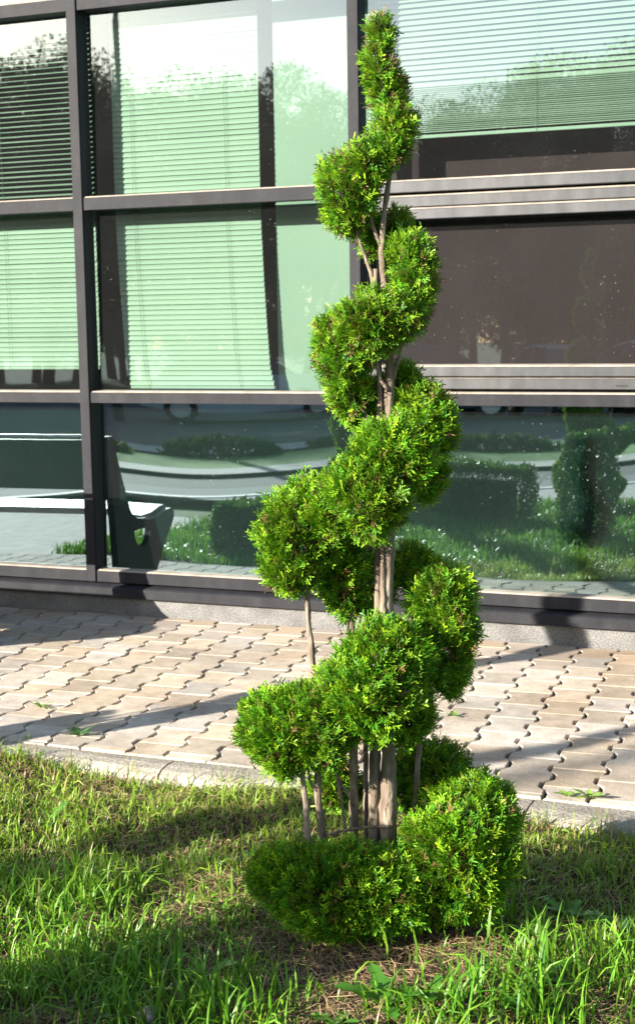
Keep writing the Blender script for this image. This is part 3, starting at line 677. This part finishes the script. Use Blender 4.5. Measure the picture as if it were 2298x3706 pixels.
# ------------------------------------------------------------------ grass, straw, weeds
def in_view(x, y):
    px, py, z = project_np(x, y); return (px > -90) & (px < W0 + 90) & (py < H0 + 240)
def project_np(x, y, zz=0.0):
    d = np.stack([x, y, np.full_like(x, zz - CAMH)], -1); z = d @ FW
    return W0 / 2 + F0 * (d @ RT) / z, H0 / 2 - F0 * (d @ UP) / z, z
def nz(x, y, s, ph=0.0):
    return (np.sin(x * s * 1.0 + y * s * 0.7 + ph) + np.sin(x * s * -0.63 + y * s * 1.31 + 1.7 * ph + 1) + np.sin(x * s * 1.9 - y * s * 1.1 + 2 + ph) * .7 + np.sin(x * s * 2.7 + y * s * 2.3 + 4) * .5) / 3.2
def blades(x, y, ln, wd, lean_, az, cb, ct, z0=None):
    n = len(x); z = soil_z(x, y) - 0.004 if z0 is None else z0
    ts = np.array([0, .38, .72, 1.0]); ws = np.array([.75, 1.0, .72, .06])
    dx, dy = np.cos(az), np.sin(az); sx, sy = -dy, dx
    tw = rng.normal(0, .5, n); sx2 = sx * np.cos(tw); sy2 = sy * np.cos(tw); sz2 = np.sin(tw)
    Vv = np.zeros((n, 8, 3)); Cc = np.zeros((n, 8, 3))
    for i, t in enumerate(ts):
        bend = lean_ * t ** 1.8; h = ln * np.sin(np.clip(math.pi / 2 - bend * 0.62, -0.25, 1.6)) * t
        r = ln * t * np.sin(bend * .62)
        c = np.stack([x + dx * r, y + dy * r, z + h], -1)
        s = np.stack([sx2, sy2, sz2], -1) * (wd * ws[i] / 2)[:, None]
        Vv[:, 2 * i] = c - s; Vv[:, 2 * i + 1] = c + s
        col = cb + (ct - cb) * t
        Cc[:, 2 * i] = col; Cc[:, 2 * i + 1] = col
    F = np.array([[0, 1, 3, 2], [2, 3, 5, 4], [4, 5, 7, 6]])
    Fa = (F[None] + (np.arange(n) * 8)[:, None, None]).reshape(-1, 4)
    return Vv.reshape(-1, 3), Fa, Cc.reshape(-1, 3)
def sample(n, x0, x1, y0, y1): return rng.uniform(x0, x1, n), rng.uniform(y0, y1, n)
def bare(x, y):
    """0..1: how bare the soil is"""
    b = np.exp(-(((x + 1.10) / 0.40) ** 2 + ((y - 3.24) / 0.33) ** 2) ** 1.5) * 1.15
    b = np.maximum(b, 0.95 * np.exp(-(((x + 1.72) / 0.20) ** 2 + ((y - 2.72) / 0.13) ** 2)))
    b = np.maximum(b, 0.75 * np.exp(-(((x + 1.75) / 0.22) ** 2 + ((y - 3.62) / 0.12) ** 2)))
    return b
parts = []
x, y = sample(58000, -3.6, 0.3, 2.25, 4.415)
k = in_view(x, y); x, y = x[k], y[k]
g = nz(x, y, 6.5) + 0.6 * nz(x, y, 17, 2.0)
k = rng.random(len(x)) < np.clip(0.40 + 0.75 * g, 0.05, 1.0) * (1 - np.clip(bare(x, y), 0, .97)) * np.where(y > 3.9, 0.85, 1.0)
x, y = x[k], y[k]; n = len(x); g = nz(x, y, 6.5)
back = np.clip((y - 3.35) / 0.75, 0, 1)
ln = (0.088 - 0.036 * back) * rng.uniform(.45, 1.25, n) * (1 + .35 * np.clip(g, -1, 1))
ln *= np.where(rng.random(n) < .06, 1.45, 1.0)
wd = rng.uniform(.0032, .0070, n) * np.where(ln > .1, 1.25, 1.0)
hue = rng.random(n)[:, None]; val = rng.uniform(.75, 1.25, n)[:, None]; bk = back[:, None]
ct = (np.array([.115, .33, .018]) * (1 - hue) + np.array([.28, .46, .03]) * hue) * val * (1 - .0 * bk) + bk * np.array([.075, .03, .012])
cb = np.array([.075, .17, .02]) * val + bk * np.array([.06, .03, .02])
dry = (rng.random(n) < .06 + .10 * back)[:, None]
ct = np.where(dry, np.array([.40, .31, .14]) * val, ct); cb = np.where(dry, np.array([.28, .21, .10]) * val, cb)
parts.append(blades(x, y, ln, wd, rng.gamma(2.6, .46, n), rng.uniform(0, 2 * math.pi, n), cb, ct))
# low matted turf under the longer blades
x, y = sample(85000, -3.6, 0.3, 2.25, 4.415); k = in_view(x, y); x, y = x[k], y[k]
k = rng.random(len(x)) < (0.55 + 0.35 * nz(x, y, 9, 1.0)) * (1 - np.clip(bare(x, y), 0, .95)); x, y = x[k], y[k]; n = len(x)
bk = np.clip((y - 3.3) / 0.8, 0, 1)[:, None]; hue = rng.random(n)[:, None]; val = rng.uniform(.7, 1.25, n)[:, None]
ct = (np.array([.095, .31, .02]) * (1 - hue) + np.array([.24, .44, .03]) * hue) * val + bk * np.array([.07, .03, .01])
dry = rng.random(n)[:, None] < .10 + .10 * bk
ct = np.where(dry, np.array([.44, .34, .16]) * val, ct)
parts.append(blades(x, y, rng.uniform(.018, .048, n), rng.uniform(.0028, .0055, n), rng.gamma(3.0, .55, n), rng.uniform(0, 6.28, n), ct * .7, ct))
# long tussock blades at both lower corners
for (tx, ty, nn, L0, sp) in ((-1.62, 2.80, 90, .20, .10), (-1.45, 2.88, 110, .19, .09), (-1.30, 2.84, 80, .15, .09), (-1.72, 3.02, 90, .17, .10), (-1.95, 3.02, 90, .15, .10), (-.72, 3.12, 150, .20, .12),
                             (-.60, 3.30, 120, .20, .12), (-.86, 3.06, 110, .17, .10), (-.98, 3.00, 90, .14, .10), (-.78, 3.42, 90, .17, .09), (-2.05, 3.25, 80, .13, .10), (-.62, 3.62, 70, .14, .12), (-.88, 3.62, 60, .15, .07), (-2.2, 3.4, 80, .12, .12)):
    a = rng.normal(tx, sp * .6, nn); b = rng.normal(ty, sp * .6, nn)
    hue = rng.random(nn)[:, None]; val = rng.uniform(.75, 1.2, nn)[:, None]
    ct = (np.array([.09, .28, .02]) * (1 - hue) + np.array([.20, .40, .03]) * hue) * val
    nn = int(nn * .62); a, b, ct = a[:nn], b[:nn], ct[:nn]
    parts.append(blades(a, b, L0 * .80 * rng.uniform(.5, 1.2, nn), rng.uniform(.0050, .0085, nn), rng.gamma(2.4, .42, nn), rng.uniform(0, 6.28, nn), ct * .6, ct))
# the rest of the lawn, met only in the panes and in passing
x, y = sample(46000, -5.9, 2.5, -0.45, 4.41); k = ~in_view(x, y); x, y = x[k], y[k]; n = len(x)
val = rng.uniform(.7, 1.3, n)[:, None]
parts.append(blades(x, y, rng.uniform(.05, .11, n), rng.uniform(.009, .016, n), rng.gamma(2.2, .35, n), rng.uniform(0, 6.28, n), np.array([.05, .13, .02]) * val, np.array([.11, .26, .03]) * val))
# wisps along the kerb
for px, py, nn in ((530, 2745, 16), (850, 2790, 22), (900, 2800, 14), (120, 2720, 18), (300, 2730, 14), (2190, 2985, 26), (1990, 2960, 14), (2090, 2975, 12), (60, 2700, 10), (760, 2775, 8)):
    g0 = ground_pt(px, py, -.01); a = rng.normal(g0[0], .03, nn); b = np.minimum(rng.normal(g0[1] - .02, .012, nn), 4.43)
    val = rng.uniform(.8, 1.2, nn)[:, None]; dr_ = (rng.random(nn) < .35)[:, None]
    ct = np.where(dr_, np.array([.40, .32, .13]), np.array([.20, .33, .04])) * val
    parts.append(blades(a, b, rng.uniform(.05, .13, nn), rng.uniform(.002, .0035, nn), rng.gamma(2, .35, nn), rng.uniform(0, 6.28, nn), ct * .7, ct))
nn = 900; a = rng.uniform(-3.5, -0.4, nn); keep = (nz(a, a * 0 + 4.4, 5, .7) + .35 * (a < -2.3) > rng.uniform(-.2, 1.0, nn)); a = a[keep]; nn = len(a)
b = 4.415 - np.abs(rng.normal(0, .022, nn)) - 0.018 * (a + 2.2) * .8; b = np.minimum(b, 4.43); val = rng.uniform(.8, 1.2, nn)[:, None]; dr_ = (rng.random(nn) < .25)[:, None]
ct = np.where(dr_, np.array([.42, .33, .15]), np.array([.19, .36, .035])) * val
parts.append(blades(a, b, rng.uniform(.035, .085, nn), rng.uniform(.0025, .0048, nn), rng.gamma(2.4, .42, nn), rng.uniform(0, 6.28, nn), ct * .7, ct))
def join(parts):
    vs, fs, cs, o = [], [], [], 0
    for v, f, c in parts: vs.append(v); fs.append(f + o); cs.append(c); o += len(v)
    return np.concatenate(vs), np.concatenate(fs), np.concatenate(cs)
v, f, c = join(parts)
gr = link('grass', np_mesh('grass', v, f, c), M['blade']); tag(gr, 'patchy green grass growing over the lawn', 'grass', kind='stuff')
# straw and dead stalks lying on the soil
x, y = sample(90000, -3.5, 0.2, 2.3, 4.41); k = in_view(x, y); x, y = x[k], y[k]
k = rng.random(len(x)) < 0.30 + 0.7 * np.clip(bare(x, y), 0, 1); x, y = x[k], y[k]; n = len(x)
az = rng.uniform(0, 6.28, n); L_ = rng.uniform(.02, .075, n); w_ = rng.uniform(.0008, .0019, n); zz = soil_z(x, y) + rng.uniform(.002, .02, n)
dx, dy = np.cos(az), np.sin(az); bd = rng.normal(0, .25, n)
Vv = np.zeros((n, 6, 3))
for i, t in enumerate((-.5, 0, .5)):
    cx_ = x + dx * L_ * t - dy * L_ * bd * (t * t); cy_ = y + dy * L_ * t + dx * L_ * bd * (t * t); cz = zz + (rng.normal(0, .006, n) if i != 1 else .004)
    for s in (0, 1):
        q = (s - .5) * w_; Vv[:, 2 * i + s] = np.stack([cx_ - dy * q, cy_ + dx * q, cz + q * .4], -1)
F = np.array([[0, 1, 3, 2], [2, 3, 5, 4]]); Fa = (F[None] + (np.arange(n) * 6)[:, None, None]).reshape(-1, 4)
val = rng.uniform(.5, 1.3, n)[:, None]; hue = rng.random(n)[:, None]
cc = (np.array([.46, .34, .18]) * hue + np.array([.26, .165, .10]) * (1 - hue)) * val
st = link('straw', np_mesh('straw', Vv.reshape(-1, 3), Fa, np.repeat(cc, 6, 0)), M['straw']); tag(st, 'dry straw and dead stalks strewn on the bare soil', 'straw', kind='stuff')

def weed(name, px, py, nl, L_, width, label, z=None, up=0.5, jag=0.25, col=(.10, .26, .03), grp=None):
    g0 = ground_pt(px, py, 0.0 if z is None else z); zz = z if z is not None else float(soil_z(np.array(g0[0]), np.array(g0[1])))
    root = empty(name, (g0[0], g0[1], zz)); tag(root, label, 'weed', grp)
    for q in range(nl):
        a = 6.283 * q / nl + random.uniform(-.4, .4); ll = L_ * random.uniform(.65, 1.15); rise = up * random.uniform(.5, 1.4)
        vs, fs, cs = [], [], []; m = 7
        for i in range(m):
            t = i / (m - 1); r = ll * t * math.cos(rise * (1 - .6 * t)); h = ll * (math.sin(rise) * t - .35 * up * t * t)
            wv = width * ll * (math.sin(math.pi * min(1, t * .93 + .05)) ** .8) * (1 + (jag if i % 2 else -jag)) / 2
            for s, lift in ((-1, .18), (0, 0), (1, .18)):
                vs.append((r * math.cos(a) - s * wv * math.sin(a), r * math.sin(a) + s * wv * math.cos(a), h + lift * wv + .003))
                cs.append(np.array(col) * (0.8 + .35 * t) * (1.25 if s == 0 else 1) * random.uniform(.9, 1.1))
            if i:
                b = 3 * i; fs += [(b - 3, b - 2, b + 1, b), (b - 2, b - 1, b + 2, b + 1)]
        link('leaf', np_mesh('leaf', np.array(vs), np.array(fs), np.array(cs), smooth=True), M['blade'], root)
    return root
G1 = 'weeds in the paving joints'
weed('weed', 150, 2562, 9, .055, .28, 'small green weed in a paving joint left of the dark shadow patch', .0, .5, .5, (.16, .27, .04), G1)
weed('weed', 285, 2665, 6, .075, .30, 'leafy dark green weed at the shaded edge of the paving', .0, .7, .45, (.06, .17, .03), G1)
weed('weed', 100, 2670, 5, .030, .35, 'tiny weed tuft in a joint near the left kerb', .0, .5, .3, (.15, .27, .04), G1)
weed('weed', 1640, 2592, 7, .032, .35, 'tiny weed in a joint just right of the shrub', .0, .5, .3, (.12, .25, .03), G1)
weed('weed', 2050, 2885, 5, .050, .45, 'pale green weed lying over the kerb joint left of its twin', .0, .45, .1, (.20, .34, .05), G1)
weed('weed', 2130, 2888, 6, .058, .40, 'pale green broad leaved weed by the right kerb', .0, .45, .1, (.22, .36, .06), G1)
G2 = 'broad leaved weeds in the grass'
for i, (px, py, nl, L_, lab) in enumerate(((190, 2935, 5, .075, 'dandelion leaves rising at the upper left of the lawn'), (2200, 3330, 6, .11, 'broad leaved plant in the right hand grass'), (2060, 3300, 5, .09, 'smaller broad leaved plant left of the bigger one in the right hand grass'),
        (1930, 3560, 5, .10, 'round leaved weed at the right edge of the bare soil'), (1400, 3640, 5, .12, 'serrated weed in front of the shrub'), (1560, 3620, 4, .10, 'dark leaved weed at the front edge of the bare soil'), (170, 3500, 5, .07, 'flat leaved weed in the lower left grass'),
        (900, 3050, 5, .08, 'pale feathery weed behind the left side of the shrub'), (1950, 3660, 5, .10, 'leafy weed at the bottom right of the lawn'), (760, 3500, 5, .08, 'low clover like weed left of the shrub'), (1750, 3190, 5, .11, 'upright leafed plant against the right flank of the shrub'), (1220, 3690, 5, .09, 'weed at the bottom middle of the lawn'))):
    weed('weed', px, py, nl, L_, .42, lab, None, .8, .30, (.075, .22, .03), G2)
# stone in the front grass
def rock(px, py, r, label):
    g0 = ground_pt(px, py, -.03); bm = bmesh.new(); bmesh.ops.create_icosphere(bm, subdivisions=3, radius=r)
    for vv in bm.verts:
        d = vv.co.normalized(); vv.co *= 1 + .12 * math.sin(5 * d.x + 2) * math.cos(4 * d.y) + .08 * math.sin(9 * d.z + 3 * d.x); vv.co.z *= .75
    for ff in bm.faces: ff.smooth = True
    me = bpy.data.meshes.new('stone'); bm.to_mesh(me); bm.free()
    o = link('stone', me, M['stone'], None, (g0[0], g0[1], -.02)); tag(o, label, 'stone'); return o
rock(535, 3690, .027, 'rounded pinkish grey stone lying in the front grass')
rock(1940, 2975, .010, 'small whitish pebble by the kerb right of the shrub')

# ------------------------------------------------------------------ bench beside the facade (out of view on the left, mirrored in the panes)
bench = empty('bench', (-5.27, 5.84, -0.03)); tag(bench, 'metal bench with dark sculpted end panels mirrored in the lower left panes', 'bench')
def bpart(name, mb, mat, **k):
    o = mb.build(name, mat, bench, **k); o.location = (5.5, -5.9, 0); return o
outer = [(6.27, .955), (6.205, .955), (6.11, .70), (6.02, .50), (5.99, .47), (5.94, .445), (5.80, .425), (5.66, .435), (5.54, .465), (5.47, .470), (5.435, .455), (5.425, .42), (5.47, .36), (5.55, .29), (5.63, .19), (5.70, .09), (5.745, .0), (6.17, .0), (6.19, .20), (6.215, .45), (6.25, .75)]
hole = [(5.98 - .11 + .11 * math.cos(a), .365 + .10 * math.sin(a) * (1 if math.sin(a) < 0 else .12)) for a in np.linspace(0, 2 * math.pi, 15)[:-1]]
for xp in (-4.58, -6.45):
    bm = bmesh.new()
    for loop in (outer, hole):
        vs = [bm.verts.new((xp, p[0], p[1])) for p in loop]
        for i in range(len(vs)): bm.edges.new((vs[i], vs[(i + 1) % len(vs)]))
    bmesh.ops.triangle_fill(bm, edges=bm.edges[:], use_beauty=True)
    ge = bmesh.ops.extrude_face_region(bm, geom=bm.faces[:])
    bmesh.ops.translate(bm, verts=[g for g in ge['geom'] if isinstance(g, bmesh.types.BMVert)], vec=(-.045, 0, 0))
    bmesh.ops.recalc_face_normals(bm, faces=bm.faces)
    me = bpy.data.meshes.new('end_panel'); bm.to_mesh(me); bm.free()
    o = link('end_panel', me, M['iron'], bench); o.location = (5.5, -5.9, 0)
seat = [(5.99, .495), (5.93, .466), (5.80, .446), (5.66, .456), (5.55, .484), (5.49, .490), (5.455, .474), (5.45, .44)]
def sheetprof(pr, th): return pr + [(p[0] + .0, p[1] - th) for p in pr[::-1]]
bpart('seat', MB().prism(sheetprof(seat, .012), 'x', -6.447, -4.628), M['steel'])
bpart('front_tube', MB().tube([(-6.447, 5.47, .42), (-4.628, 5.47, .42)], [.02, .02], n=10), M['steel'])
bpart('backrest', MB().prism([(6.09, .62), (6.115, .62), (6.225, .93), (6.20, .93)], 'x', -6.447, -4.628), M['iron'])
bpart('top_rail', MB().tube([(-6.447, 6.22, .95), (-4.628, 6.22, .95)], [.013, .013], n=10), M['steel'])

# ------------------------------------------------------------------ across the street: cars, lamp, shrubs, trees (seen in the panes)
def car(loc, rz, colour, label):
    root = empty('parked_car', loc, rz); tag(root, label, 'car', 'cars parked across the street')
    paint = plain('car_paint', colour, rough=0.25, spec=0.6, var=0.03)
    sec = [(-2.15, .38, .62, .80), (-2.05, .30, .86, .84), (-1.2, .24, .93, .87), (0, .22, .93, .88), (1.1, .24, .92, .87), (1.9, .28, .80, .83), (2.18, .36, .62, .74)]
    mb = MB()
    for x, zb, zt, hw in sec:
        mb.v += [(x, -hw, zb), (x, -hw * 1.02, (zb + zt) / 2), (x, -hw * .93, zt), (x, hw * .93, zt), (x, hw * 1.02, (zb + zt) / 2), (x, hw, zb)]
    for i in range(len(sec) - 1):
        for q in range(6): mb.f.append((6 * i + q, 6 * i + (q + 1) % 6, 6 * i + 6 + (q + 1) % 6, 6 * i + 6 + q))
    mb.f.append(tuple(range(6))); mb.f.append(tuple(6 * (len(sec) - 1) + q for q in range(6)))
    mb.build('body', paint, root, bevel=.03, smooth=True)
    cab = [(-1.95, .90, .70), (-1.35, 1.36, .58), (-.4, 1.46, .57), (.35, 1.40, .58), (1.15, .90, .72)]
    mb = MB()
    for x, z, hw in cab: mb.v += [(x, -hw, z), (x, hw, z), (x, -.80, .90), (x, .80, .90)]
    for i in range(4):
        a, b = 4 * i, 4 * i + 4
        mb.f += [(a, a + 1, b + 1, b), (a, b, b + 2, a + 2), (a + 1, a + 3, b + 3, b + 1)]
    mb.build('windows', M['carglass'], root)
    mb = MB()
    for x, z, hw in ((-1.38, 1.375, .60), (-.4, 1.475, .59), (.38, 1.415, .60)): mb.v += [(x, -hw, z), (x, hw, z), (x, -hw, z - .035), (x, hw, z - .035)]
    for i in range(2):
        a, b = 4 * i, 4 * i + 4; mb.f += [(a, a + 1, b + 1, b), (a + 2, b + 2, b + 3, a + 3), (a, b, b + 2, a + 2), (a + 1, a + 3, b + 3, b + 1)]
    mb.f += [(0, 2, 3, 1), (8, 9, 11, 10)]
    mb.build('roof', paint, root)
    for s in (-1, 1):
        for p in ((-1.38, 1.36, -1.95, .91), (.36, 1.40, 1.13, .91), (-.35, 1.45, -.30, .92)):
            MB().tube([(p[0], s * .575, p[1]), (p[2], s * .755, p[3])], [.035, .04], n=6).build('pillar', M['carglass'], root)
        for xw in (-1.32, 1.35):
            w = MB().tube([(xw, s * .70, .31), (xw, s * .90, .31)], [.31, .31], n=18).build('wheel', M['tyre'], root)
            MB().tube([(xw, s * .885, .31), (xw, s * .908, .31)], [.20, .19], n=12).build('rim', M['rim'], w)
        MB().box(2.02, 2.14, s * .66 - .13, s * .66 + .13, .60, .72).build('headlight', M['lamp_glass'], root, bevel=.02)
        MB().box(-2.13, -2.05, s * .66 - .12, s * .66 + .12, .66, .80).build('tail_light', M['redlamp'], root, bevel=.02)
    return root
car((-13.3, -15.6, -.075), R(-24), (.62, .63, .65), 'white car with its roof mirrored low behind the askew blind')
car((-9.6, -16.9, -.075), R(-28), (.10, .13, .20), 'dark blue car mirrored just right of the shrub')
car((-6.6, -17.8, -.075), R(60), (.45, .47, .50), 'silver car mirrored at the foot of the dark right pane')
car((-4.6, -18.4, -.075), R(62), (.55, .55, .56), 'pale car mirrored at the right edge of the dark pane')
lamp = empty('street_lamp', (-14.4, -12.2, -.06)); tag(lamp, 'dark street lamp with a curved arm mirrored over the upper blind', 'street lamp')
MB().tube([(0, 0, 0), (0, 0, .9), (0, 0, .92), (0, 0, 8.0)], [.11, .11, .075, .06], n=12).build('pole', M['iron'], lamp)
MB().tube([(0, 0, 7.95), (.05, .02, 8.5), (.3, .1, 8.95), (.8, .28, 9.15), (1.4, .5, 9.2)], [.05, .045, .04, .035, .03], n=8).build('arm', M['iron'], lamp)
MB().box(1.3, 1.95, .40, .70, 9.12, 9.24).build('lamp_head', M['iron'], lamp, bevel=.03)
for i in range(9):      # shrubs on the far verge
    t = -8 + i * 2.1; cx = OX + ex * t + nx * 5.7; cyy = OY + ey * t + ny * 5.7
    root = empty('verge_bush', (cx, cyy, -.04)); tag(root, f'{ORD[i]} low bush from the left along the far verge of the street', 'bush', 'low bushes on the far verge')
    n = 900; u = rng.normal(size=(n, 3)); u /= np.linalg.norm(u, axis=1, keepdims=True); u[:, 2] = np.abs(u[:, 2])
    P = u * np.array([0.9, .28, .15 + .06 * math.sin(i * 2.1)]) * rng.uniform(.7, 1.05, n)[:, None]; val = rng.uniform(.6, 1.3, n)[:, None]
    v, f, c = instance_sprays(P, u + rng.normal(0, .5, (n, 3)), rng.uniform(.07, .13, n), (np.array([.025, .07, .015]) * val, np.array([.07, .14, .03]) * val), LEAFQ)
    link('foliage', np_mesh('foliage', v, f, c), M['treeleaf'], root)['kind'] = 'stuff'
    MB().tube([(0, 0, 0), (0, 0, .3)], [.03, .015], n=6).build('stem', M['treebark'], root)
# tree belt
def tree_proto(seed, conifer=False):
    rg = np.random.default_rng(seed); root = empty('conifer' if conifer else 'broadleaf_tree')
    H = 13.0
    P, D_ = [], []
    if conifer:
        n = 9000; z = rg.uniform(.06, 1.02, n) * H; r = (1 - z / H) * 2.3 * (0.75 + .25 * np.sin(z * 3.3 + 2 * np.sin(z))) * np.sqrt(rg.uniform(.1, 1.1, n)); a = rg.uniform(0, 6.28, n)
        P = np.stack([np.cos(a) * r, np.sin(a) * r, z], 1); D_ = np.stack([np.cos(a), np.sin(a), rg.uniform(-.6, .2, n)], 1); sz = rg.uniform(.12, .26, n)
    else:
        for q in range(38):
            zc = rg.uniform(1.6, H - 1.3); rr = 3.0 * (1 - abs(zc / H - .48) ** 1.6 * 1.7); a = rg.uniform(0, 6.28); rad = rg.uniform(.7, 1.6)
            rc = rr * math.sqrt(rg.uniform(0, 1)); c = np.array([math.cos(a) * rc, math.sin(a) * rc, zc]); m = int(820 * rad)
            u = rg.normal(size=(m, 3)); u /= np.linalg.norm(u, axis=1, keepdims=True)
            P.append(c + u * rad * rg.uniform(.55, 1.08, m)[:, None] * np.array([1, 1, .85])); D_.append(u + rg.normal(0, .6, (m, 3)))
        P = np.concatenate(P); D_ = np.concatenate(D_); sz = rg.uniform(.07, .15, len(P))
    n = len(P); val = rg.uniform(.55, 1.3, n)[:, None]
    v, f, c = instance_sprays(P, D_, sz, (np.array([.020, .045, .012]) * val, np.array([.05, .095, .022]) * val), LEAFQ, rg)
    o = link('crown', np_mesh('crown', v, f, c), M['treeleaf'], root); o['kind'] = 'stuff'
    mb = MB().tube([(0, 0, -.2), (0, 0, 1), (.1, .05, 4), (-.05, .1, 8), (0, 0, H - 1)], [.26, .2, .16, .10, .03], n=8)
    if not conifer:
        for q in range(7):
            a = rg.uniform(0, 6.28); z0 = rg.uniform(2.5, 7); mb.tube([(0, 0, z0), (math.cos(a) * 1.2, math.sin(a) * 1.2, z0 + 1.2), (math.cos(a) * 2.2, math.sin(a) * 2.2, z0 + 3)], [.09, .06, .02], n=6)
    mb.build('trunk', M['treebark'], root)
    return root
protos = [tree_proto(1), tree_proto(2), tree_proto(3), tree_proto(4, True)]
used = [False] * 4
def put_tree(k, x, y, s, rz, label):
    if used[k]: o = copy_tree(protos[k])
    else: o = protos[k]; used[k] = True
    o.location = (x, y, -.06); o.scale = (s, s, s); o.rotation_euler = (0, 0, rz)
    tag(o, label, 'tree', 'belt of trees behind the car park')
GX, GY = -3.0, 6.88
k = 0
for row, (dist, st) in enumerate(((54, 24), (63, 20))):
    for i in range(st):
        a = R(3 + 39 * (i + (.5 if row else 0)) / (st - 1)) + random.uniform(-.012, .012)     # bearing left of straight out from the facade
        d = dist + random.uniform(-3, 3)
        deg = math.degrees(a); kind = 3 if (row == 0 and i in (3, 5)) else (i + row) % 3
        s = random.uniform(.70, 1.16) * (1.0 if kind != 3 else .98) * (1.08 if row else 1.0)
        x, y = GX - math.sin(a) * d, GY - math.cos(a) * d
        put_tree(kind, x, y, s, random.uniform(0, 6.28), ('pointed dark conifer, ' if kind == 3 else 'dark leafy tree, ') + ORD[i] + ' from the right' + (' in the front row' if row == 0 else ' in the back row') + ' of the mirrored belt')
